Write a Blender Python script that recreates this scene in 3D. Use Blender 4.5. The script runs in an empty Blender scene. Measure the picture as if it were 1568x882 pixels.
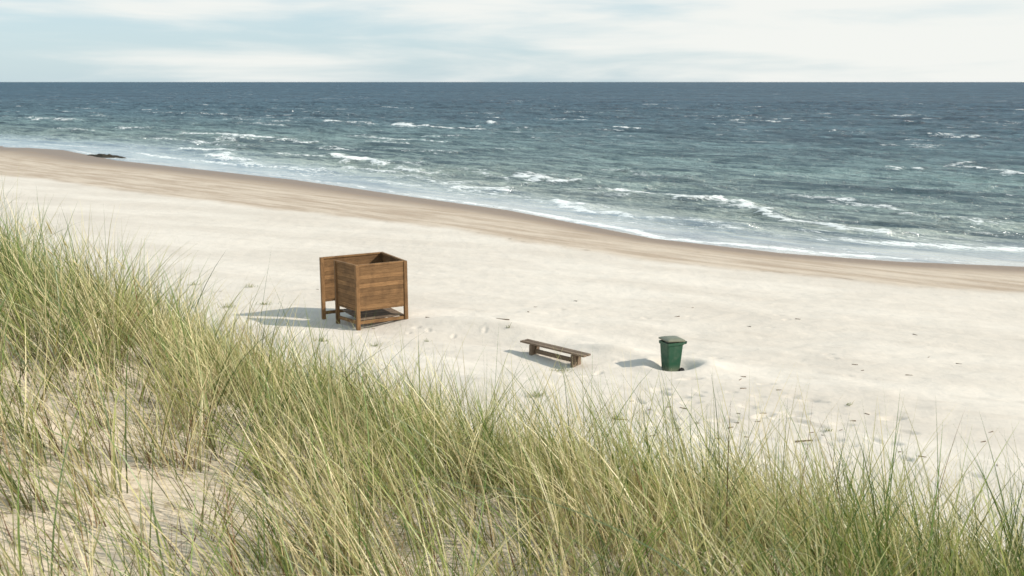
import bpy, math, random
import numpy as np
from mathutils import Vector
random.seed(4); rng=np.random.default_rng(7)
scene=bpy.context.scene
SEA=-0.25
# ------------------------------------------------------------ noise helpers
def _h(ix,iy,s):
    a=np.sin(ix*127.1+iy*311.7+s*74.7)*43758.5453
    return a-np.floor(a)
def vn(x,y,s=0):
    xi=np.floor(x); yi=np.floor(y); fx=x-xi; fy=y-yi
    fx=fx*fx*(3-2*fx); fy=fy*fy*(3-2*fy)
    return ((_h(xi,yi,s)*(1-fx)+_h(xi+1,yi,s)*fx)*(1-fy)+(_h(xi,yi+1,s)*(1-fx)+_h(xi+1,yi+1,s)*fx)*fy)*2-1
def fbm(x,y,s=0,o=4):
    t=0;a=1;n=0
    for i in range(o):
        t=t+a*vn(x*2**i+i*17.3,y*2**i-i*9.1,s+i); n+=a; a*=.5
    return t/n
def sst(a,b,x):
    t=np.clip((x-a)/(b-a),0,1); return t*t*(3-2*t)
def segd(x,y,P,ret_t=False):
    best=np.full(np.shape(x),1e9)
    for (x0,y0),(x1,y1) in zip(P[:-1],P[1:]):
        dx,dy=x1-x0,y1-y0
        t=np.clip(((x-x0)*dx+(y-y0)*dy)/(dx*dx+dy*dy),0,1)
        d=np.hypot(x-x0-t*dx,y-y0-t*dy); best=np.minimum(best,d)
    return best
def sgn(x,y,P):
    px=[p[0] for p in P]; py=[p[1] for p in P]
    return np.where(y>np.interp(x,px,py),1.,-1.)
K=1.032
SHORE=[(-900,520),(-300,262),(-120,165),(-54,121),(-41.5,105),(-18.4,83.8),(-8.8,72.9),(-.2,63.4),(7.4,51.7),(13,47.1),(17.5,44.9),(23,43.5),(40,38),(90,15),(300,-90),(900,-400)]
WET=[(-900,440),(-300,205),(-120,128),(-60,95),(-37.5,81.2),(-27.8,72.4),(-15.9,62.8),(-8.5,57.5),(-3,53.6),(0,49.7),(6.3,43.5),(11.2,40.5),(15.1,38.4),(19.2,36.6),(40,29),(90,6),(300,-100),(900,-410)]
CREST=[(-300,120),(-60,33),(-20,16.5),(-8,11.2),(-4.6,9.5),(-3.7,9.0),(-.85,7.1),(.78,6.0),(1.5,5.6),(2.7,4.9),(5,3.2),(12,-3),(40,-24),(300,-200)]
# footprints
FP=[]
def trail(x0,y0,x1,y1,side=.13,step=.66,k=1):
    L=math.hypot(x1-x0,y1-y0); n=int(L/step); a=math.atan2(y1-y0,x1-x0)
    for i in range(n):
        if random.random()<.25: continue
        t=i/n; s=side if i%2 else -side
        FP.append((x0+(x1-x0)*t-math.sin(a)*s+random.uniform(-.14,.14),y0+(y1-y0)*t+math.cos(a)*s+random.uniform(-.14,.14),a+random.uniform(-.4,.4),random.uniform(.5,1.0)*k))
trail(3.0,25.6,8.6,20.6); trail(2.6,24.3,6.0,18.2,k=.8); trail(6.4,22.5,9.5,21.3,k=.85); trail(3.6,22.9,7.5,22.3); trail(5.0,24.8,8.5,23.4,k=.8)
trail(4.5,19.5,7.5,17.0,k=.8); trail(5.2,21.6,9.8,18.6,k=.85)
for i in range(42): FP.append((random.gauss(5.4,1.5),random.gauss(22.0,1.5),random.gauss(-.1,.3),random.uniform(.4,1.15)))
for i in range(9): FP.append((random.gauss(-3.4,1.3),random.gauss(31.0,.6),random.uniform(0,6.3),random.uniform(.35,.6)))
for i in range(6): FP.append((random.gauss(1.6,1.4),random.gauss(26.4,.5),random.uniform(0,6.3),random.uniform(.35,.6)))
for i in range(30): FP.append((random.uniform(-6,11),random.uniform(18,34),random.uniform(-.5,.5),random.uniform(.3,.55)))
def g(x,y,cx,cy,rx,ry,a=0):
    c,s=math.cos(a),math.sin(a); u=(x-cx)*c+(y-cy)*s; v=-(x-cx)*s+(y-cy)*c
    return np.exp(-(u/rx)**2-(v/ry)**2)
BIN=(4.47,27.0)
def height(x,y,fine=True):
    x=np.asarray(x,float); y=np.asarray(y,float)
    ds=segd(x,y,SHORE)*sgn(x,y,SHORE)
    dw=segd(x,y,WET)*sgn(x,y,WET)
    f=np.clip(-ds/np.maximum(-ds+np.maximum(dw,0),1e-3),0,1)
    z=np.where(ds>0,SEA-.05*ds,SEA*(1-f)**1.15)
    z=np.maximum(z,-4)
    z=np.where(ds>0,z,np.where(dw>0,z,0.0))
    land=sst(0,2.0,-dw)
    nearf=sst(40,28,y)
    z=z+land*(.055*fbm(x*.22,y*.5,3)+(.024+.022*nearf)*fbm(x*.7+y*.3,y*1.3,5)+.014*fbm(x*1.8+y*.8,y*4.0,6,3))
    z=z+.012*sst(.8,.0,abs(dw))*(.6+.4*vn(x*.6,y*.6,9))
    z=z+.26*g(x,y,-1.6,31.6,2.6,.7,-.25)+.16*g(x,y,.6,30.6,2.0,.45,-.35)-.11*g(x,y,-.6,29.6,2.2,.5,-.3)
    z=z+.24*g(x,y,2.9,28.4,1.3,.42,-.35)+.12*g(x,y,5.6,26.6,.8,.6)-.07*g(x,y,1.2,27.0,1.5,.5,-.75)
    z=z+.10*g(x,y,-3.5,33.4,1.8,.6,.2)+.14*g(x,y,-8.5,31.0,2.2,.6,-.3)+.12*g(x,y,-6.2,29.2,1.8,.5,-.5)+.11*g(x,y,0,25,2.2,.5,-.4)+.10*g(x,y,-3,27.6,1.8,.4,-.3)
    r=np.hypot((x-BIN[0]-.12)/1.2,(y-BIN[1]+.02)); z=z-.24*np.exp(-(r/.5)**4)+.05*np.exp(-((r-.78)/.22)**2)
    z=z-.10*g(x,y,-4.95,32.4,1.6,1.2)
    q=segd(x,y,CREST)*sgn(x,y,CREST)
    pl=5.15+.17*np.log1p(np.exp(np.clip((-x-.9)*2.5,-30,30)))/2.5*np.clip(1-(-x-5)/60,.4,1)+.085*np.clip(-q,0,9)
    pl=pl+.16*fbm(x*.35,y*.35,21)+.07*fbm(x*1.3,y*1.3,22)
    pl=np.minimum(pl,6.9)
    qq=q+.35*fbm(x*.4,y*.4,31)
    fall=.64*(np.log1p(np.exp(np.clip(qq*2.2,-30,30)))/2.2)
    d=pl-fall
    k=.35
    z=np.where(d-z>3,d,z+k*np.log1p(np.exp(np.clip((d-z)/k,-30,30)))-0)
    return z,ds,dw,q
def add_prints(x,y,z):
    for (cx,cy,a,s) in FP:
        m=(abs(x-cx)<.55)&(abs(y-cy)<.55)
        if not m.any(): continue
        X=x[m];Y=y[m];c,sn=math.cos(a),math.sin(a)
        u=((X-cx)*c+(Y-cy)*sn)/(.24*s+.04); v=(-(X-cx)*sn+(Y-cy)*c)/(.09*s+.03)
        r=np.hypot(u,v); z[m]+= -.07*s*np.exp(-r**3)+.013*s*np.exp(-((r-1.4)/.4)**2)
    return z
def axis(parts):
    out=[]
    for a,b,s in parts: out+=list(np.arange(a,b-1e-6,s))
    out.append(parts[-1][1]); return np.array(out)
def grid_mesh(name,X,Y,Z,attrs,mat,flip=False):
    ny,nx=X.shape
    co=np.stack([X,Y,Z],-1).reshape(-1,3)
    i=np.arange(ny*nx).reshape(ny,nx)
    F=np.stack([i[:-1,:-1],i[:-1,1:],i[1:,1:],i[1:,:-1]],-1).reshape(-1,4)
    if flip: F=F[:,::-1]
    return raw_mesh(name,co,F,attrs,mat)
def raw_mesh(name,co,F,attrs,mat,smooth=True):
    me=bpy.data.meshes.new(name)
    n=len(F)
    me.vertices.add(len(co)); me.vertices.foreach_set('co',co.astype(np.float32).ravel())
    me.loops.add(n*4); me.loops.foreach_set('vertex_index',F.astype(np.int32).ravel())
    me.polygons.add(n); me.polygons.foreach_set('loop_start',np.arange(0,n*4,4,dtype=np.int32))
    me.polygons.foreach_set('use_smooth',np.full(n,smooth))
    me.update(calc_edges=True); me.validate()
    for k,v in attrs.items():
        if v.ndim==1:
            a=me.attributes.new(k,'FLOAT','POINT'); a.data.foreach_set('value',v.astype(np.float32))
        else:
            a=me.attributes.new(k,'FLOAT_COLOR','POINT'); a.data.foreach_set('color',v.astype(np.float32).ravel())
    ob=bpy.data.objects.new(name,me); scene.collection.objects.link(ob); me.materials.append(mat)
    return ob
# ------------------------------------------------------------ material helpers
class NT:
    def __init__(s,name):
        s.m=bpy.data.materials.new(name); s.m.use_nodes=True; s.t=s.m.node_tree; s.n=s.t.nodes; s.n.clear()
        s.out=s.n.new('ShaderNodeOutputMaterial')
    def l(s,a,b): s.t.links.new(a,b)
    def setin(s,sock,v):
        if hasattr(v,'links') : s.l(v,sock)
        else:
            if isinstance(v,(tuple,list)) and len(v)==3 and sock.type=='RGBA': v=(*v,1)
            sock.default_value=v
    def math(s,op,a,b=0.,c=None,clamp=False):
        n=s.n.new('ShaderNodeMath'); n.operation=op; n.use_clamp=clamp
        s.setin(n.inputs[0],a); s.setin(n.inputs[1],b)
        if c is not None: s.setin(n.inputs[2],c)
        return n.outputs[0]
    def mix(s,f,a,b,bt='MIX'):
        n=s.n.new('ShaderNodeMix'); n.data_type='RGBA'; n.blend_type=bt
        s.setin(n.inputs[0],f); s.setin(n.inputs[6],a); s.setin(n.inputs[7],b); return n.outputs[2]
    def coord(s,which='Object',scale=(1,1,1),rot=(0,0,0)):
        c=s.n.new('ShaderNodeTexCoord'); m=s.n.new('ShaderNodeMapping')
        m0=s.n.new('ShaderNodeMapping'); s.l(c.outputs[which],m0.inputs[0]); m0.inputs['Rotation'].default_value=rot
        s.l(m0.outputs[0],m.inputs[0]); m.inputs['Scale'].default_value=scale
        return m.outputs[0]
    def noise(s,v,scale,detail=4,rough=.55,dist=0.):
        n=s.n.new('ShaderNodeTexNoise'); s.l(v,n.inputs['Vector']); n.inputs['Scale'].default_value=scale
        n.inputs['Detail'].default_value=detail; n.inputs['Roughness'].default_value=rough; n.inputs['Distortion'].default_value=dist
        return n.outputs[0]
    def mr(s,v,a,b,c=0.,d=1.,smooth=True):
        n=s.n.new('ShaderNodeMapRange'); s.l(v,n.inputs[0]); n.interpolation_type='SMOOTHSTEP' if smooth else 'LINEAR'
        for i,k in enumerate((a,b,c,d)): n.inputs[i+1].default_value=k
        return n.outputs[0]
    def ramp(s,v,stops):
        n=s.n.new('ShaderNodeValToRGB'); s.l(v,n.inputs[0]); e=n.color_ramp.elements
        while len(e)<len(stops): e.new(.5)
        for el,(p,c) in zip(e,stops): el.position=p; el.color=(*c,1)
        return n.outputs[0]
    def attr(s,name,out='Fac'):
        n=s.n.new('ShaderNodeAttribute'); n.attribute_name=name; return n.outputs[out]
    def bump(s,h,strength,dist,normal=None):
        n=s.n.new('ShaderNodeBump'); s.l(h,n.inputs['Height']); s.setin(n.inputs['Strength'],strength); n.inputs['Distance'].default_value=dist
        if normal is not None: s.l(normal,n.inputs['Normal'])
        return n.outputs[0]
    def princ(s,col,rough=.8,spec=.3,normal=None):
        n=s.n.new('ShaderNodeBsdfPrincipled'); s.setin(n.inputs['Base Color'],col); s.setin(n.inputs['Roughness'],rough)
        s.setin(n.inputs['Specular IOR Level'],spec)
        if normal is not None: s.l(normal,n.inputs['Normal'])
        return n.outputs[0]
    def done(s,sh): s.l(sh,s.out.inputs[0]); return s.m
# sand
def sand_mat():
    k=NT('sand'); c=k.coord()
    big=k.noise(k.coord(scale=(.10,.35,.2),rot=(0,0,.45)),1,4); med=k.noise(c,1.3,4,.6); fine=k.noise(c,50,2,.7)
    stk=k.noise(k.coord(scale=(.5,2.6,1),rot=(0,0,.35)),1,5,.6,.3)
    col=k.mix(k.mr(big,.3,.7),(.60,.54,.47),(.70,.64,.565))
    col=k.mix(k.math('MULTIPLY',k.mr(stk,.48,.75),.34),col,(.51,.45,.385))
    col=k.mix(k.math('MULTIPLY',k.mr(med,.52,.78),.25),col,(.50,.445,.375))
    col=k.mix(k.math('MULTIPLY',fine,.12),col,(.36,.3,.25))
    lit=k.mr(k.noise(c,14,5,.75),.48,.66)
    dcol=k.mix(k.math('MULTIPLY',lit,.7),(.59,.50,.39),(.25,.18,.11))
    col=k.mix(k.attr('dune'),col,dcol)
    st=k.noise(k.coord(scale=(.14,1.1,1),rot=(0,0,.72)),1.2,5,.65)
    wcol=k.mix(k.mr(st,.35,.65),(.40,.315,.24),(.55,.465,.375))
    col=k.mix(k.attr('wet'),col,wcol)
    soak=k.math('ADD',k.attr('soak'),k.math('MULTIPLY',k.math('SUBTRACT',st,.5),.5))
    soak=k.mr(soak,.45,.85)
    soak=k.math('MULTIPLY',soak,k.attr('wet'))
    col=k.mix(soak,col,(.24,.175,.13))
    wr=k.mr(k.attr('wrack'),.45,.75)
    col=k.mix(k.math('MULTIPLY',wr,.5),col,(.19,.14,.10))
    rough=k.math('SUBTRACT',.95,k.math('MULTIPLY',soak,.5))
    h=k.math('ADD',k.math('MULTIPLY',stk,.6),k.math('ADD',k.math('MULTIPLY',med,1.3),k.math('MULTIPLY',fine,.16)))
    b=k.bump(h,.6,.07)
    return k.done(k.princ(col,rough,.15,b))
# sea
def sea_mat():
    k=NT('sea_water')
    s=k.attr('off')
    base=k.ramp(s,[(0,(.40,.39,.34)),(.06,(.315,.345,.315)),(.22,(.225,.29,.275)),(.42,(.148,.222,.225)),(.62,(.078,.138,.165)),(.82,(.043,.090,.125)),(1,(.028,.070,.103))])
    R=.72
    n1=k.noise(k.coord(scale=(.12,.55,1),rot=(0,0,R)),1,5,.66,.5)
    n2=k.noise(k.coord(scale=(.55,2.2,1),rot=(0,0,R)),1,4,.65,.6)
    n3=k.noise(k.coord(scale=(.014,.075,1),rot=(0,0,R*.8)),1,7,.74,.3)
    n4=k.noise(k.coord(scale=(.0015,.008,1),rot=(0,0,.2)),1,5,.65)
    v=k.math('ADD',k.math('MULTIPLY',n1,.42),k.math('ADD',k.math('MULTIPLY',n2,.25),k.math('MULTIPLY',n3,.33)))
    col=k.mix(k.mr(v,.41,.59),k.mix(1.,base,(.38,.45,.51),'MULTIPLY'),k.mix(1.,base,(1.75,1.66,1.58),'MULTIPLY'))
    col=k.mix(k.math('MULTIPLY',k.mr(n4,.4,.65),.35),col,k.mix(1.,col,(.6,.7,.8),'MULTIPLY'))
    h=k.math('ADD',k.math('MULTIPLY',n1,1.9),k.math('ADD',k.math('MULTIPLY',n2,.7),k.math('MULTIPLY',n3,3.8)))
    calm=k.math('SUBTRACT',1.,k.math('MULTIPLY',k.attr('calm'),.85))
    nb=k.bump(h,calm,.9)
    df=k.n.new('ShaderNodeBsdfDiffuse'); k.l(col,df.inputs[0]); k.l(nb,df.inputs['Normal'])
    gl=k.n.new('ShaderNodeBsdfGlossy'); gl.inputs['Roughness'].default_value=.16; gl.inputs[0].default_value=(.95,.96,1,1); k.l(nb,gl.inputs['Normal'])
    ms=k.n.new('ShaderNodeMixShader'); k.l(k.math('ADD',.15,k.math('MULTIPLY',k.attr('calm'),.5)),ms.inputs[0]); k.l(df.outputs[0],ms.inputs[1]); k.l(gl.outputs[0],ms.inputs[2])
    fn=k.noise(k.coord(scale=(.55,1.6,1),rot=(0,0,R)),1.8,5,.75,.6)
    fa=k.mr(k.math('ADD',k.attr('foam'),k.math('MULTIPLY',k.math('SUBTRACT',fn,.5),2.2)),.50,.76)
    w1=k.noise(k.coord(scale=(.05,.24,1),rot=(0,0,.5)),1,6,.66,.3)
    wc=k.math('MULTIPLY',k.mr(w1,.635,.69),k.mr(s,.30,.6))
    fa=k.math('MAXIMUM',fa,k.math('MULTIPLY',wc,.7))
    fd=k.n.new('ShaderNodeBsdfDiffuse'); fd.inputs[0].default_value=(.78,.80,.79,1)
    m2=k.n.new('ShaderNodeMixShader'); k.l(k.math('MULTIPLY',fa,.92),m2.inputs[0]); k.l(ms.outputs[0],m2.inputs[1]); k.l(fd.outputs[0],m2.inputs[2])
    return k.done(m2.outputs[0])
def grass_mat():
    k=NT('grass_blades'); c=k.attr('col','Color')
    p=k.princ(c,.40,.4)
    t=k.n.new('ShaderNodeBsdfTranslucent'); k.l(k.mix(1.,c,(1.15,1.2,.65),'MULTIPLY'),t.inputs[0])
    m=k.n.new('ShaderNodeMixShader'); m.inputs[0].default_value=.25; k.l(p,m.inputs[1]); k.l(t.outputs[0],m.inputs[2])
    return k.done(m.outputs[0])
def wood_mat(name,c1,c2,c3,ax=(1,14,14),weather=.0):
    k=NT(name)
    geo=k.n.new('ShaderNodeNewGeometry'); r=geo.outputs['Random Per Island']
    co=k.attr('gr','Vector')
    mp=k.n.new('ShaderNodeMapping'); k.l(co,mp.inputs[0]); mp.inputs['Scale'].default_value=ax
    cmb=k.n.new('ShaderNodeCombineXYZ'); k.l(k.math('MULTIPLY',r,37.),cmb.inputs[0]); k.l(k.math('MULTIPLY',r,11.),cmb.inputs[1]); k.l(cmb.outputs[0],mp.inputs['Location'])
    n=k.noise(mp.outputs[0],2.2,6,.65,.6); n2=k.noise(k.coord(),2.5,5,.6); fl=k.noise(mp.outputs[0],9,3,.7)
    col=k.mix(k.mr(n,.3,.7),c1,c2)
    col=k.mix(k.math('MULTIPLY',k.mr(n2,.45,.7),.75),col,c3)
    col=k.mix(k.math('MULTIPLY',k.mr(fl,.55,.68),.6),col,tuple(x*.4 for x in c1))
    sc=k.math('ADD',.72,k.math('MULTIPLY',r,.5))
    cc=k.n.new('ShaderNodeCombineColor'); [k.l(sc,cc.inputs[i]) for i in range(3)]
    col=k.mix(1.,col,cc.outputs[0],'MULTIPLY')
    return k.done(k.princ(col,.72,.25,k.bump(n,.4,.01)))
M_sand=sand_mat(); M_sea=sea_mat(); M_grass=grass_mat()
M_wood=wood_mat('stained_timber',(.17,.09,.038),(.29,.165,.075),(.12,.066,.03))
M_wood2=wood_mat('weathered_timber',(.16,.115,.08),(.25,.185,.13),(.10,.065,.042))
# ------------------------------------------------------------ ground
xs=axis([(-900,-200,50),(-200,-60,5),(-60,-14,.6),(-14,-9,.12),(-9,10,.05),(10,14,.12),(14,50,.6),(50,200,10),(200,901,70)])
ys=axis([(-450,-60,30),(-60,-4,2),(-4,2,.3),(2,11,.07),(11,15,.12),(15,34,.05),(34,44,.12),(44,130,.5),(130,300,5),(300,901,60)])
X,Y=np.meshgrid(xs,ys)
Z,DS,DW,Q=height(X,Y)
Zf=Z.copy().ravel(); Zf=add_prints(X.ravel(),Y.ravel(),Zf)
x,y=X.ravel(),Y.ravel(); ds,dw,q=DS.ravel(),DW.ravel(),Q.ravel()
wob=.6*fbm(x*.25,y*.25,50)+.35*fbm(x*1.1,y*1.1,51)
wet=sst(-.6,.7,dw+wob)
fr=np.clip(dw/np.maximum(dw-np.minimum(ds,0),1e-3),0,1); soak=np.where(ds>0,1,fr**1.5)
wrack=sst(.5,0,abs(dw+wob-.15))*(.5+.5*fbm(x*1.5,y*1.5,52))+.7*sst(.5,0,abs(dw+wob*1.6-3.2))*(.5+.5*fbm(x*.8,y*.8,53))
dune=sst(8.5,5.5,q)*1.0
grid_mesh('beach_ground',X,Y,Zf.reshape(X.shape),{'wet':wet,'soak':soak,'wrack':wrack,'dune':dune},M_sand)
# ------------------------------------------------------------ sea
BR=[([(-92.7,259),(-68.6,239)],.6),([(-49.5,154),(-33.9,143)],.8),([(-34.8,199.8),(-25.2,181.7)],.75),([(-20,184.5),(-12,173),(-5.2,164.6)],.9),
([(-19,106.5),(-13,96.4)],.95),([(-5.6,196),(-2.7,190.5)],.95),([(-23.5,145),(-8.2,133.8)],.65),([(-38,117),(-30.5,113)],.8),([(-33,108.5),(-25.5,99)],.8),
([(-11.3,94.1),(-6.6,87.8)],.7),([(1.4,84),(5.2,79.1)],.8),([(-2.9,75.5),(.3,71.5)],.75),([(1.9,66.5),(4.9,61.5),(6.9,58.2)],.8),
([(8,71.5),(12.8,65.6)],.75),([(12.8,64.6),(15.2,60.9)],.8),([(15.2,59.4),(16.9,54.6),(19.2,50.8)],.8),([(19.2,69.4),(22,64.8),(23.9,61.4)],.65),([(42.9,96.4),(43.8,85.4)],.7),([(9.7,89.1),(13.7,78.6)],.45),
([(17.3,176.5),(21,169)],.8),([(24,58.9),(27.6,53),(33,48)],.55),([(-69,176.5),(-63,171)],.7),([(-31.9,136.6),(-25.6,129)],.75),([(-110,225),(-90,206)],.7),
([(-16,93),(-10,86)],.7),([(-3.5,88),(1.5,80)],.55),([(-27,97),(-17,88)],.65),([(30,75),(36,66)],.45),([(9,58),(12.5,52.5)],.6),([(60,150),(68,140)],.6),([(-60,215),(-52,206)],.6),([(45,230),(55,222)],.5),([(12,128),(20,121)],.4),([(-14,118),(-4,110)],.5),
([(-42,132),(-36,127)],.7),([(-52,141),(-46,136)],.6),([(-22,120),(-17,115)],.6),([(-48,185),(-40,178)],.6),([(4,73),(8,67)],.55),([(-9,83),(-4,77)],.6)]
rb=np.random.default_rng(33)
for i in range(60):
    yy=rb.uniform(60,260); xx=rb.uniform(-.46,.5)*yy; l=rb.uniform(1.5,5)*(yy/90)
    if yy>np.interp(xx,[p[0] for p in SHORE],[p[1] for p in SHORE])+10: BR.append(([(xx,yy),(xx+l*.8,yy-l*.75)],rb.uniform(.38,.68)))
rs=[30.]
while rs[-1]<420: rs.append(rs[-1]*1.0052)
while rs[-1]<40000: rs.append(rs[-1]*1.035)
rs=np.array(rs); th=np.concatenate([np.linspace(-1.45,-.62,60)[:-1],np.arange(-.62,.62,.0026),np.linspace(.62,1.45,60)])
T,R=np.meshgrid(th,rs); X=R*np.sin(T); Y=R*np.cos(T); x=X.ravel(); y=Y.ravel(); r=R.ravel()
ds=segd(x,y,SHORE)*sgn(x,y,SHORE); s=np.maximum(ds,0)
nx,ny=.64,.77
wx=x+2.2*fbm(x*.06,y*.06,61); wy=y+2.2*fbm(x*.06,y*.06,62)
a=wx*nx+wy*ny; b=-wx*ny+wy*nx
def swell(ph,sharp=2.0): return ((np.sin(ph)*.5+.5)**sharp)*2-.7
hgt=.19*swell(a*6.283/7.3+1.5*fbm(b*.05,a*.03,63))*(.5+.5*vn(b*.08,a*.1,64))
hgt+=.11*swell((a*.97+b*.22)*6.283/4.1)*(.5+.5*vn(b*.15,a*.15,65))
hgt+=.21*fbm(b*.35,a*1.0,66,4)+.2*fbm(b*.06,a*.22,67,3)
amp=sst(0,16,ds)*(1+.6*sst(30,150,ds))
z=SEA+hgt*amp*np.where(r>420,np.clip(420/r,0,1),1)
foam=np.zeros_like(x)
for P,w in BR:
    P=[(p[0]*K,p[1]*K) for p in P]
    R0=np.hypot(*P[0]); wd=.32+R0*.0048
    cx=sum(p[0] for p in P)/len(P); cy=sum(p[1] for p in P)/len(P)
    m=(np.hypot(x-cx,y-cy)<45); X_=x[m]+(.7+R0*.008)*fbm(x[m]*.35,y[m]*.35,70)*1.8; Y_=y[m]+(.7+R0*.008)*fbm(x[m]*.35,y[m]*.35,71)*1.8
    d=segd(X_,Y_,P)
    ax_,ay_=P[0]; bx_,by_=P[-1]; L=math.hypot(bx_-ax_,by_-ay_)
    nxx,nyy=-(by_-ay_)/L,(bx_-ax_)/L
    sd=segd(X_+nxx*wd*.5,Y_+nyy*wd*.5,P)
    z[m]+= (.20+.0011*R0)*w*np.exp(-(d/(wd*1.7))**2)*sst(0,6,ds[m])
    foam[m]=np.maximum(foam[m],w*(.3+.7*np.exp(-(sd/(wd*1.25))**2))*np.exp(-(d/(wd*2.8))**2))
ed=ds+.9*fbm(x*.12,y*.12,80)
foam=np.maximum(foam,.76*np.exp(-((ed-1.0)/.5)**2)*(.66+.7*vn(x*.12,y*.12,81)))
foam=np.maximum(foam,.58*np.exp(-((ed-5)/.9)**2)*(.65+.8*vn(x*.1,y*.1,82)))
foam=np.maximum(foam,.41*sst(32,2,ds)*(.75+.5*vn(b*.1,a*.3,83)))
wl=np.clip(1+(-x-5)/30,1,2.2)
calm=sst(10,1,ds/wl)
grid_mesh('sea',X,Y,z.reshape(X.shape),{'off':s/(s+60),'foam':foam,'calm':calm},M_sea,flip=True)
# ------------------------------------------------------------ grass
def blades(P,az,a0,bend,L,W,C0,C1,S=6,twist=None):
    N=len(L); t=np.linspace(0,1,S+1); pos=np.zeros((N,S+1,3)); pos[:,0]=P
    drift=rng.normal(0,.12,N)
    for i in range(1,S+1):
        ang=a0+bend*((i-.5)/S)**1.6
        st=L/S
        azi=az+drift*i/S*2
        pos[:,i,0]=pos[:,i-1,0]+np.sin(ang)*np.cos(azi)*st
        pos[:,i,1]=pos[:,i-1,1]+np.sin(ang)*np.sin(azi)*st
        pos[:,i,2]=pos[:,i-1,2]+np.cos(ang)*st
    tw=rng.uniform(0,math.pi,N) if twist is None else twist
    sx=np.cos(tw); sy=np.sin(tw)
    side=np.stack([sx,sy,np.zeros(N)],-1)[:,None,:]
    wid=(W[:,None]*(1-t[None]**2.2*.96)*.5)[...,None]
    A=pos-side*wid; B=pos+side*wid
    V=np.stack([A,B],2).reshape(-1,3)
    base=(np.arange(N)*(S+1)*2)[:,None]; i=np.arange(S)[None]*2
    F=np.stack([base+i,base+i+1,base+i+3,base+i+2],-1).reshape(-1,4)
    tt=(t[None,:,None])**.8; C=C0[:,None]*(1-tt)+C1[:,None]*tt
    C=np.repeat(C[:,:,None,:],2,2).reshape(-1,3); C=np.concatenate([C,np.ones((len(C),1))],1)
    return V,F,C
def dens(x,y):
    z,_,_,q=height(x,y)
    d=sst(-4.2,-2.0,q)*.38+.60
    d=np.where(q>0,sst(5.0,1.0,q)*1.,d)
    patch=np.exp(-(((x+1.8)/.85)**2+((y-4.75)/.45)**2))
    patch2=.85*np.exp(-(((x+.25)/.42)**2+((y-4.4)/.42)**2))+.6*np.exp(-(((x+3.3)/.45)**2+((y-6.2)/.35)**2))
    d=d*(1-.85*patch)*(1-np.clip(patch2,0,1))
    cl=sst(-.30,.10,fbm(x*2.1,y*2.1,90,3))
    k=sst(.0,-1.8,q)
    d=d*(1-k*.72*(1-cl))
    d=np.where(np.hypot(x,y)<2.3,0,d)
    return np.clip(d,0,1),z,q
n=42000
tx=rng.uniform(-17,9,n); ty=rng.uniform(.5,21,n)
vis=(tx>-.62*ty-2.5)&(tx<.62*ty+2.2)
tx,ty=tx[vis],ty[vis]
d,tz,tq=dens(tx,ty); 
keep=(rng.random(len(tx))<d*.60)&(tz>.5); tx,ty,tz,tq=tx[keep],ty[keep],tz[keep],tq[keep]
nt=len(tx); per=rng.integers(6,18,nt); idx=np.repeat(np.arange(nt),per); N=len(idx)
print('tufts',nt,'blades',N)
rad=rng.normal(0,.038,(N,2)); bx=tx[idx]+rad[:,0]; by=ty[idx]+rad[:,1]; bz=height(bx,by)[0]-.02
opp=rng.random(nt)<(.24+.25*(fbm(tx*.7,ty*.7,120)))
taz=np.where(opp,rng.normal(.15,.5,nt),rng.normal(math.pi*.97,.5,nt)); tlean=rng.uniform(.45,1.8,nt)
outa=np.arctan2(rad[:,1],rad[:,0])
vx=np.cos(taz[idx])*tlean[idx]*.95+np.cos(outa)*.5+rng.normal(0,.30,N); vy=np.sin(taz[idx])*.8+np.sin(outa)*.55+rng.normal(0,.30,N)
az=np.arctan2(vy,vx); mag=np.clip(np.hypot(vx,vy),0,2.2)
a0=np.clip(.05+.24*mag+rng.normal(0,.09,N),0,1.1); bend=np.clip(.12+.32*mag+rng.normal(0,.22,N),0,2.0)
brk=rng.random(N)<.07; bend[brk]+=rng.uniform(.8,1.6,brk.sum())
th_=(.93+.14*np.clip((tx+2)/3,0,1)+.12*sst(-2.5,-4,tx))*(.64+.55*rng.random(nt))
L=th_[idx]*rng.uniform(.45,1.14,N); lg_=rng.random(N)<.06; L[lg_]*=1.25; L=np.minimum(L,1.28); W=rng.uniform(.0035,.0100,N)
tg=fbm(tx*.7,ty*.7,95)*.9+rng.normal(0,.30,nt)+.12
m=tg[idx]+rng.normal(0,.22,N)
green0=np.array([.075,.155,.032]); green1=np.array([.17,.275,.06]); ol=np.array([.38,.42,.13]); straw=np.array([.82,.70,.42]); brown=np.array([.17,.085,.045])
def colmix(m):
    c=np.zeros((len(m),3)); c[:]=ol
    c=np.where((m>.12)[:,None],green1,c); c=np.where((m>.42)[:,None],green0,c); c=np.where((m<-.06)[:,None],straw,c); c=np.where((m<-.8)[:,None],brown*1.4,c)
    return c
C1=colmix(m)*rng.uniform(.55,1.25,(N,1)); C0=(.5*C1+.5*straw*.42)*rng.uniform(.35,.95,(N,1))  # straw-brown roots, darkened further to paint in the shade between blades
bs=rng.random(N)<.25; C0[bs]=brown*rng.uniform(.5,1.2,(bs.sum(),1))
tipst=rng.random(N)<.3; C1[tipst]=C1[tipst]*.4+straw*.6
C1=np.clip(C1,0,.85)
V1,F1,K1=blades(np.stack([bx,by,bz],-1),az,a0,bend,L,W,C0,C1)
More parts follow.
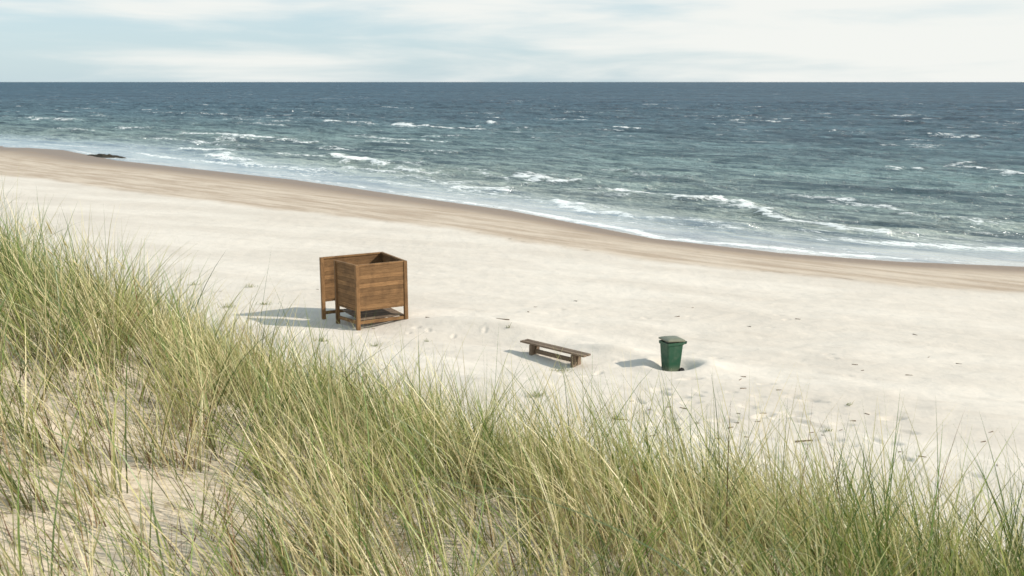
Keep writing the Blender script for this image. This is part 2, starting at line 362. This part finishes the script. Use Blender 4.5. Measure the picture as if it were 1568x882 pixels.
# thin dead brown stems + litter
n2=11000; lx=rng.uniform(-8,4,n2); ly=rng.uniform(2.2,11,n2); lz,_,_,lq=height(lx,ly); kk=(lq<2)&(lx>-.62*ly-1.5)&(lx<.62*ly+1); lx,ly,lz=lx[kk],ly[kk],lz[kk]; n2=len(lx)
flat=rng.random(n2)<.5
La=np.where(flat,rng.uniform(.06,.38,n2),rng.uniform(.12,.45,n2))
A0=np.where(flat,rng.normal(1.46,.09,n2),rng.normal(.35,.3,n2))
cb=np.where((rng.random(n2)<.6)[:,None],brown*.9,straw*.75)*rng.uniform(.5,1.2,(n2,1))
V2,F2,K2=blades(np.stack([lx,ly,lz+.008],-1),rng.uniform(0,6.28,n2),A0,rng.normal(.05,.1,n2),La,rng.uniform(.003,.007,n2),cb,cb,S=3)
nb=np.array([[.95,2.35,6.0],[.8,2.6,5.75],[.55,2.7,5.7]]); 
V3,F3,K3=blades(nb,np.array([3.1,3.0,2.8]),np.array([.6,.45,.3]),np.array([1.0,1.0,1.1]),np.array([1.5,1.2,1.0]),np.array([.012,.008,.007]),np.array([[.05,.08,.03]]*3),np.array([[.07,.11,.035]]*3),S=14,twist=np.array([1.4,1.2,1.3]))
ns=18; sx=rng.uniform(-5.2,-3.0,ns); sy=np.interp(sx,[p[0] for p in CREST],[p[1] for p in CREST])+rng.normal(-.1,.35,ns); sz=height(sx,sy)[0]
saz=rng.normal(math.pi*.97,.5,ns); sa=rng.normal(.3,.1,ns); sb=rng.normal(.45,.15,ns); sL=rng.uniform(.8,1.02,ns)
stc=np.tile(straw*.75,(ns,1))
V4,F4,K4=blades(np.stack([sx,sy,sz],-1),saz,sa,sb,sL,np.full(ns,.005),stc,stc,S=8)
tips=V4.reshape(ns,9,2,3).mean(2); p7=tips[:,7]; p8=tips[:,8]
dirv=p8-p7; hz=np.linalg.norm(dirv,axis=1); 
VV=[V1,V2,V3,V4]; FF=[F1,F2,F3,F4]; KK=[K1,K2,K3,K4]
for j in range(3):
    V5,F5,K5=blades(p8-dirv*1.1+rng.normal(0,.002,(ns,3)),np.arctan2(dirv[:,1],dirv[:,0]),np.arccos(np.clip(dirv[:,2]/hz,-1,1)),np.full(ns,.1),np.full(ns,.15),np.full(ns,.010),stc*.9,stc*1.2,S=4)
    VV.append(V5);FF.append(F5);KK.append(K5)
def joinraw(name,VV,FF,KK,mat):
    off=0; G=[]
    for V,F in zip(VV,FF): G.append(F+off); off+=len(V)
    return raw_mesh(name,np.concatenate(VV),np.concatenate(G),{'col':np.concatenate(KK)},mat)
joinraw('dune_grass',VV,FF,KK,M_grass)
spots=[(.59,24,.6),(-12.5,38.3,.4),(-10.1,37.7,.4),(-10.05,34.3,.5),(-8.8,34.8,.5),(-5.8,29.3,.5),(-4.1,29.1,.3),(1.4,26.6,.5),(4.4,18.4,.6),(2.5,22.4,.3),(7.2,21.6,.2),(8.3,23.4,.15),(-2.6,29.6,.15),(-.1,30.6,.15)]
bxs=[];ln=[]
for (a_,b_,s_) in spots:
    for i in range(int(90*s_)+6):
        bxs.append((a_+random.gauss(0,.28*s_),b_+random.gauss(0,.16*s_))); ln.append(random.uniform(.08,.28)*(.5+s_))
bxs=np.array(bxs); ln=np.array(ln); nn=len(ln); zz=height(bxs[:,0],bxs[:,1])[0]
cg=np.where((rng.random(nn)<.65)[:,None],np.array([.15,.19,.065]),np.array([.32,.29,.15]))*rng.uniform(.7,1.3,(nn,1))
V,F,Kc=blades(np.concatenate([bxs,zz[:,None]-.01],1),rng.uniform(0,6.28,nn),rng.uniform(.2,1.1,nn),rng.uniform(.2,.8,nn),ln,np.full(nn,.014),cg,cg,S=3)
joinraw('beach_grass_sprouts',[V],[F],[Kc],M_grass)
# ------------------------------------------------------------ box building with grain coordinates
import bmesh
def box_parts(name,boxes,mat,parent,bev=.006):
    vs=[];fs=[];gr=[]
    for bx_ in boxes:
        c,xd,dim=bx_[:3]; xd=Vector(xd).normalized(); up=Vector(bx_[3]) if len(bx_)>3 else Vector((0,0,1))
        yd=up.cross(xd).normalized(); zd=xd.cross(yd); o=len(vs); long=max(range(3),key=lambda i:dim[i])
        lx,ly,lz=[d/2 for d in dim]; b=min(bev,min(lx,ly,lz)*.4)
        pts=[]
        for sx_ in (-1,1):
            for k_ in (0,1):
                px_=sx_*(lx-(b if k_==(0 if sx_>0 else 1) else 0))
                ins=b if ((sx_<0 and k_==0) or (sx_>0 and k_==1)) else 0
                yy=ly-ins; zz_=lz-ins
                pts+=[(px_,-yy+b,-zz_),(px_,yy-b,-zz_),(px_,yy,-zz_+b),(px_,yy,zz_-b),(px_,yy-b,zz_),(px_,-yy+b,zz_),(px_,-yy,zz_-b),(px_,-yy,-zz_+b)]
        for p in pts:
            w=Vector(c)+xd*p[0]+yd*p[1]+zd*p[2]; vs.append(w)
            q_=(p[long],p[(long+1)%3],p[(long+2)%3]); gr.append(q_)
        for r_ in range(3):
            for i in range(8):
                j=(i+1)%8; fs.append((o+r_*8+i,o+r_*8+j,o+r_*8+8+j,o+r_*8+8+i))
        fs.append(tuple(o+i for i in range(7,-1,-1))); fs.append(tuple(o+24+i for i in range(8)))
    me=bpy.data.meshes.new(name); me.from_pydata(vs,[],fs); me.update()
    a=me.attributes.new('gr','FLOAT_VECTOR','POINT'); a.data.foreach_set('vector',np.array(gr,dtype=np.float32).ravel())
    bm=bmesh.new(); bm.from_mesh(me); bmesh.ops.recalc_face_normals(bm,faces=bm.faces); bm.to_mesh(me); bm.free()
    me.materials.append(mat); ob=bpy.data.objects.new(name,me); scene.collection.objects.link(ob)
    if parent: ob.parent=parent
    return ob
def empty(name,loc=(0,0,0),rz=0):
    e=bpy.data.objects.new(name,None); scene.collection.objects.link(e); e.location=loc; e.rotation_euler=(0,0,rz); return e
ang=math.atan2(.84,1.46)
cab=empty('beach_changing_cabin',(-4.97,31.3,0),ang)
LU,LV,H=1.68,1.95,2.06
BL=-.48; LE=(-.26,1.18)
B0=.60; T0=2.0
posts=[(0,0),(LU,0),(LU,LV),(BL,LV),LE]
box_parts('posts',[((u,v,(H-.35)/2),(1,0,0),(.12,.12,H+.35)) for u,v in posts],M_wood,cab)
def wall(name,p,qv,off):
    p=Vector((*p,0)); qv=Vector((*qv,0)); d=(qv-p); L_=d.length-.124; c=(p+qv)/2; nrm=Vector((-d.y,d.x,0)).normalized()
    bb=[]; nB=10; bh=(T0-B0)/nB
    for i in range(nB):
        bb.append((c+nrm*(off+random.uniform(-.002,.002))+Vector((0,0,B0+bh*(i+.5))),d,(L_,.026,bh-.003)))
    box_parts(name,bb,M_wood,cab,.002)
    box_parts(name+'_rails',[(c+Vector((0,0,T0+.035)),d,(L_,.085,.06)),(c+Vector((0,0,B0-.03)),d,(L_,.06,.05))],M_wood,cab)
wall('front_wall',(0,0),(LU,0),-.02)
wall('right_wall',(LU,0),(LU,LV),.0)
wall('back_wall',(BL,LV),(LU,LV),.0)
wall('left_wall',(0,0),LE,.0)
le=math.hypot(*LE)
box_parts('lower_rails',[((LU/2,0,.16),(1,0,0),(LU-.125,.05,.11)),(((LU+BL)/2,LV,.16),(1,0,0),(LU-BL-.125,.05,.11)),((LU,LV/2,.16),(0,1,0),(LV-.125,.05,.11)),((LE[0]/2,LE[1]/2,.16),(LE[0],LE[1],0),(le-.125,.05,.11))],M_wood,cab)
box_parts('floor_boards',[((LU/2,.12+.145*i,.235),(1,0,0),(LU-.16,.13,.028)) for i in range(12)],M_wood2,cab)
box_parts('inner_bench',[((LU-.22,LV/2,.72),(0,1,0),(LV-.2,.3,.035))],M_wood,cab)
# bench
ba=math.atan2(-1.7,1.79); bc=(1.22,27.62,0)
ben=empty('wooden_bench',bc,ba)
bz0=float(height(np.array([1.2]),np.array([27.6]))[0][0]); ben.location.z=bz0*.5-.02
box_parts('seat',[((0,-.085,.36),(1,0,0),(2.42,.15,.05)),((.01,.085,.361),(1,0,0),(2.41,.15,.05))],M_wood2,ben,.008)
lg=[]
for u in (-.78,.80):
    lg+=[((u,-.10,.03),(0,0,1),(.6,.16,.10),(1,0,0)),((u,.10,.03),(0,0,1),(.6,.16,.10),(1,0,0))]
box_parts('legs',lg,M_wood2,ben)
box_parts('stretcher',[((.01,0,.13),(1,0,0),(1.46,.07,.12))],M_wood2,ben)
# ------------------------------------------------------------ bin
def bin_mat(name,c):
    k=NT(name); n=k.noise(k.coord(),5,5,.6); z=k.n.new('ShaderNodeSeparateXYZ'); k.l(k.coord(),z.inputs[0])
    dirt=k.math('MULTIPLY',k.mr(n,.42,.75),.45)
    low=k.mr(z.outputs[2],.35,.0,0,.5)
    col=k.mix(dirt,c,(.12,.15,.11)); col=k.mix(low,col,(.30,.27,.2))
    return k.done(k.princ(col,.45,.4))
M_bin=bin_mat('green_plastic',(.016,.075,.040)); M_lid=bin_mat('dark_green_plastic',(.012,.055,.034))
kk=NT('black_rubber'); M_blk=kk.done(kk.princ((.02,.02,.02),.7,.3))
def loft(name,rings,mat,parent,cap=True):
    bm=bmesh.new(); R_=[]
    for (z_,cx_,cy_,lx,ly,cr) in rings:
        ring=[]
        for (sx_,sy_,a_) in ((1,1,0),(-1,1,90),(-1,-1,180),(1,-1,270)):
            for j in range(4):
                t_=math.radians(a_+j*30); ring.append(bm.verts.new((cx_+sx_*(lx/2-cr)+math.cos(t_)*cr,cy_+sy_*(ly/2-cr)+math.sin(t_)*cr,z_)))
        R_.append(ring)
    for a_,b_ in zip(R_[:-1],R_[1:]):
        for i in range(16): bm.faces.new((a_[i],a_[(i+1)%16],b_[(i+1)%16],b_[i]))
    if cap: bm.faces.new(R_[0][::-1]); bm.faces.new(R_[-1])
    bmesh.ops.recalc_face_normals(bm,faces=bm.faces)
    me=bpy.data.meshes.new(name); bm.to_mesh(me); bm.free(); me.materials.append(mat)
    ob=bpy.data.objects.new(name,me); scene.collection.objects.link(ob); ob.parent=parent; return ob
bn=empty('wheelie_bin',(BIN[0],BIN[1],-.24),math.radians(-66)); bn.scale=(.84,.84,.93)
loft('body',[(0,0,0,.40,.44,.05),(.05,0,0,.42,.46,.05),(.5,0,0,.48,.54,.05),(.90,0,.0,.53,.60,.05),(.92,0,0,.58,.66,.05),(1.0,0,0,.585,.665,.05),(1.001,0,0,.54,.62,.05),(.95,0,0,.5,.58,.05)],M_bin,bn)
lid=loft('lid',[(0,0,-.33,.60,.72,.05),(.035,0,-.33,.60,.72,.05),(.06,0,-.32,.52,.62,.06),(.085,0,-.30,.40,.46,.08),(.09,0,-.3,.2,.24,.05)],M_lid,bn)
lid.location=(0,.34,1.012); lid.rotation_euler=(math.radians(-4),0,0)
def cyl(name,p0,p1,r_,mat,parent,n_=20):
    p0=Vector(p0);p1=Vector(p1); d_=p1-p0; bm=bmesh.new(); bmesh.ops.create_cone(bm,cap_ends=True,segments=n_,radius1=r_,radius2=r_,depth=d_.length)
    qt=d_.to_track_quat('Z','Y'); bm.transform(qt.to_matrix().to_4x4()); bmesh.ops.translate(bm,verts=bm.verts,vec=(p0+p1)/2)
    me=bpy.data.meshes.new(name); bm.to_mesh(me); bm.free(); me.materials.append(mat); ob=bpy.data.objects.new(name,me); scene.collection.objects.link(ob); ob.parent=parent
cyl('handle_bar',(-.24,.44,.98),(.24,.44,.98),.02,M_lid,bn)
for i,sx_ in enumerate((-.22,0,.22)): box_parts('handle_bracket_%d'%(i+1),[((sx_,.385,.965),(0,1,0),(.12,.03,.09))],M_lid,bn,.004)
for i,sx_ in enumerate((-.25,.25)): cyl('wheel_%d'%(i+1),(sx_-.025,.27,.1),(sx_+.025,.27,.1),.1,M_blk,bn,28)
cyl('axle',(-.24,.27,.1),(.24,.27,.1),.012,M_blk,bn)
box_parts('front_ribs',[((sx_,-.252,.5),(0,0,1),(.7,.02,.02),(1,0,0)) for sx_ in (-.15,0,.15)],M_bin,bn,.003)
# ------------------------------------------------------------ seaweed + driftwood
km=NT('seaweed'); M_weed=km.done(km.princ(km.mix(km.noise(km.coord(),3,4),(.02,.017,.012),(.07,.055,.035)),.8,.2))
gx,gy=np.meshgrid(np.linspace(-1,1,90),np.linspace(-1,1,40))
rr=np.hypot(gx,gy); zz=(.35*np.clip(1-rr**2,0,1)*(.6+.9*fbm(gx*4,gy*3,110)))-.08
cx,cy=-44.6,110.; ux,uy=.80,-.6
WX=cx+gx*4.2*ux-gy*1.2*uy; WY=cy+gx*4.2*uy+gy*1.2*ux
grid_mesh('seaweed_pile',WX,WY,zz+SEA+.02,{},M_weed)
dw_=[]
for i in range(80):
    if i<48:
        xx=random.uniform(-13,13); yy=random.uniform(17,38)
    else: xx=random.gauss(6,2.4); yy=random.gauss(21.5,2.2)
    zz_=float(height(np.array([xx]),np.array([yy]))[0][0]); a_=random.gauss(0,.5); l_=random.uniform(.05,.2)
    if zz_<1: dw_.append(((xx,yy,zz_+.005),(math.cos(a_),math.sin(a_),random.uniform(-.1,.15)),(l_,random.uniform(.01,.028),random.uniform(.01,.03))))
for p,a_,l_ in (((2.55,22.35),2.9,.35),((-.3,31.2),2.9,.45),((6.5,21.0),.1,.4)):
    zz_=float(height(np.array([p[0]]),np.array([p[1]]))[0][0]); dw_.append(((*p,zz_+.01),(math.cos(a_),math.sin(a_),.03),(l_,.035,.03)))
box_parts('driftwood_debris',dw_,M_wood2,None,.004)
# ------------------------------------------------------------ light
E=math.radians(33); AZ=math.radians(-8)
S=Vector((math.cos(E)*math.cos(AZ),math.cos(E)*math.sin(AZ),math.sin(E)))
sl=bpy.data.lights.new('sun','SUN'); sl.energy=5.0; sl.angle=math.radians(1.0); sl.color=(1,.925,.81)
so=bpy.data.objects.new('sun',sl); scene.collection.objects.link(so); so.rotation_euler=(-S).to_track_quat('-Z','Y').to_euler()
w=bpy.data.worlds.new('World'); scene.world=w; w.use_nodes=True; nt_=w.node_tree; N_=nt_.nodes; N_.clear()
out=N_.new('ShaderNodeOutputWorld'); bg=N_.new('ShaderNodeBackground'); bg.inputs[1].default_value=.112
sk=N_.new('ShaderNodeTexSky'); sk.sky_type='NISHITA'; sk.sun_disc=False; sk.sun_elevation=E; sk.sun_rotation=math.radians(98); sk.dust_density=.6; sk.air_density=1.0
tc=N_.new('ShaderNodeTexCoord'); L_=nt_.links.new
mp=N_.new('ShaderNodeMapping'); mp.inputs['Scale'].default_value=(1.3,1.3,11); mp.inputs['Location'].default_value=(.9,.35,.2); L_(tc.outputs['Generated'],mp.inputs[0])
no=N_.new('ShaderNodeTexNoise'); no.inputs['Scale'].default_value=2.6; no.inputs['Detail'].default_value=7; no.inputs['Roughness'].default_value=.52; no.inputs['Distortion'].default_value=.3; L_(mp.outputs[0],no.inputs[0])
sp=N_.new('ShaderNodeSeparateXYZ'); L_(tc.outputs['Generated'],sp.inputs[0])
def wm(op,a,b,c=None,cl=False):
    n_=N_.new('ShaderNodeMath'); n_.operation=op; n_.use_clamp=cl
    for i,v_ in enumerate((a,b,c)):
        if v_ is None: continue
        if hasattr(v_,'links'): L_(v_,n_.inputs[i])
        else: n_.inputs[i].default_value=v_
    return n_.outputs[0]
bias=wm('ADD',no.outputs[0],wm('MULTIPLY',sp.outputs[0],.36))
mr=N_.new('ShaderNodeMapRange'); mr.interpolation_type='SMOOTHSTEP'; L_(bias,mr.inputs[0]); mr.inputs[1].default_value=.33; mr.inputs[2].default_value=.64; mr.inputs[3].default_value=.10; mr.inputs[4].default_value=.96
hi=N_.new('ShaderNodeMapRange'); L_(sp.outputs[2],hi.inputs[0]); hi.inputs[1].default_value=.1; hi.inputs[2].default_value=.5; hi.inputs[3].default_value=1; hi.inputs[4].default_value=.35
fac=wm('MULTIPLY',mr.outputs[0],hi.outputs[0])
base=N_.new('ShaderNodeMix'); base.data_type='RGBA'; base.inputs[0].default_value=.72; L_(sk.outputs[0],base.inputs[6]); base.inputs[7].default_value=(4.9,6.7,7.7,1)
cm=N_.new('ShaderNodeMix'); cm.data_type='RGBA'; L_(fac,cm.inputs[0]); L_(base.outputs[2],cm.inputs[6]); cm.inputs[7].default_value=(8.2,8.3,7.95,1)
L_(cm.outputs[2],bg.inputs[0]); L_(bg.outputs[0],out.inputs[0])
# ------------------------------------------------------------ camera
cd=bpy.data.cameras.new('camera'); co=bpy.data.objects.new('camera',cd); scene.collection.objects.link(co)
co.location=(0,0,7.8); co.rotation_euler=(math.radians(90-11.7),0,0); cd.lens=35; cd.sensor_width=36; cd.clip_end=90000; cd.clip_start=.05
cd.dof.use_dof=True; cd.dof.focus_distance=9; cd.dof.aperture_fstop=5.6
scene.camera=co
scene.view_settings.view_transform='Standard'; scene.view_settings.look='None'; scene.view_settings.exposure=0
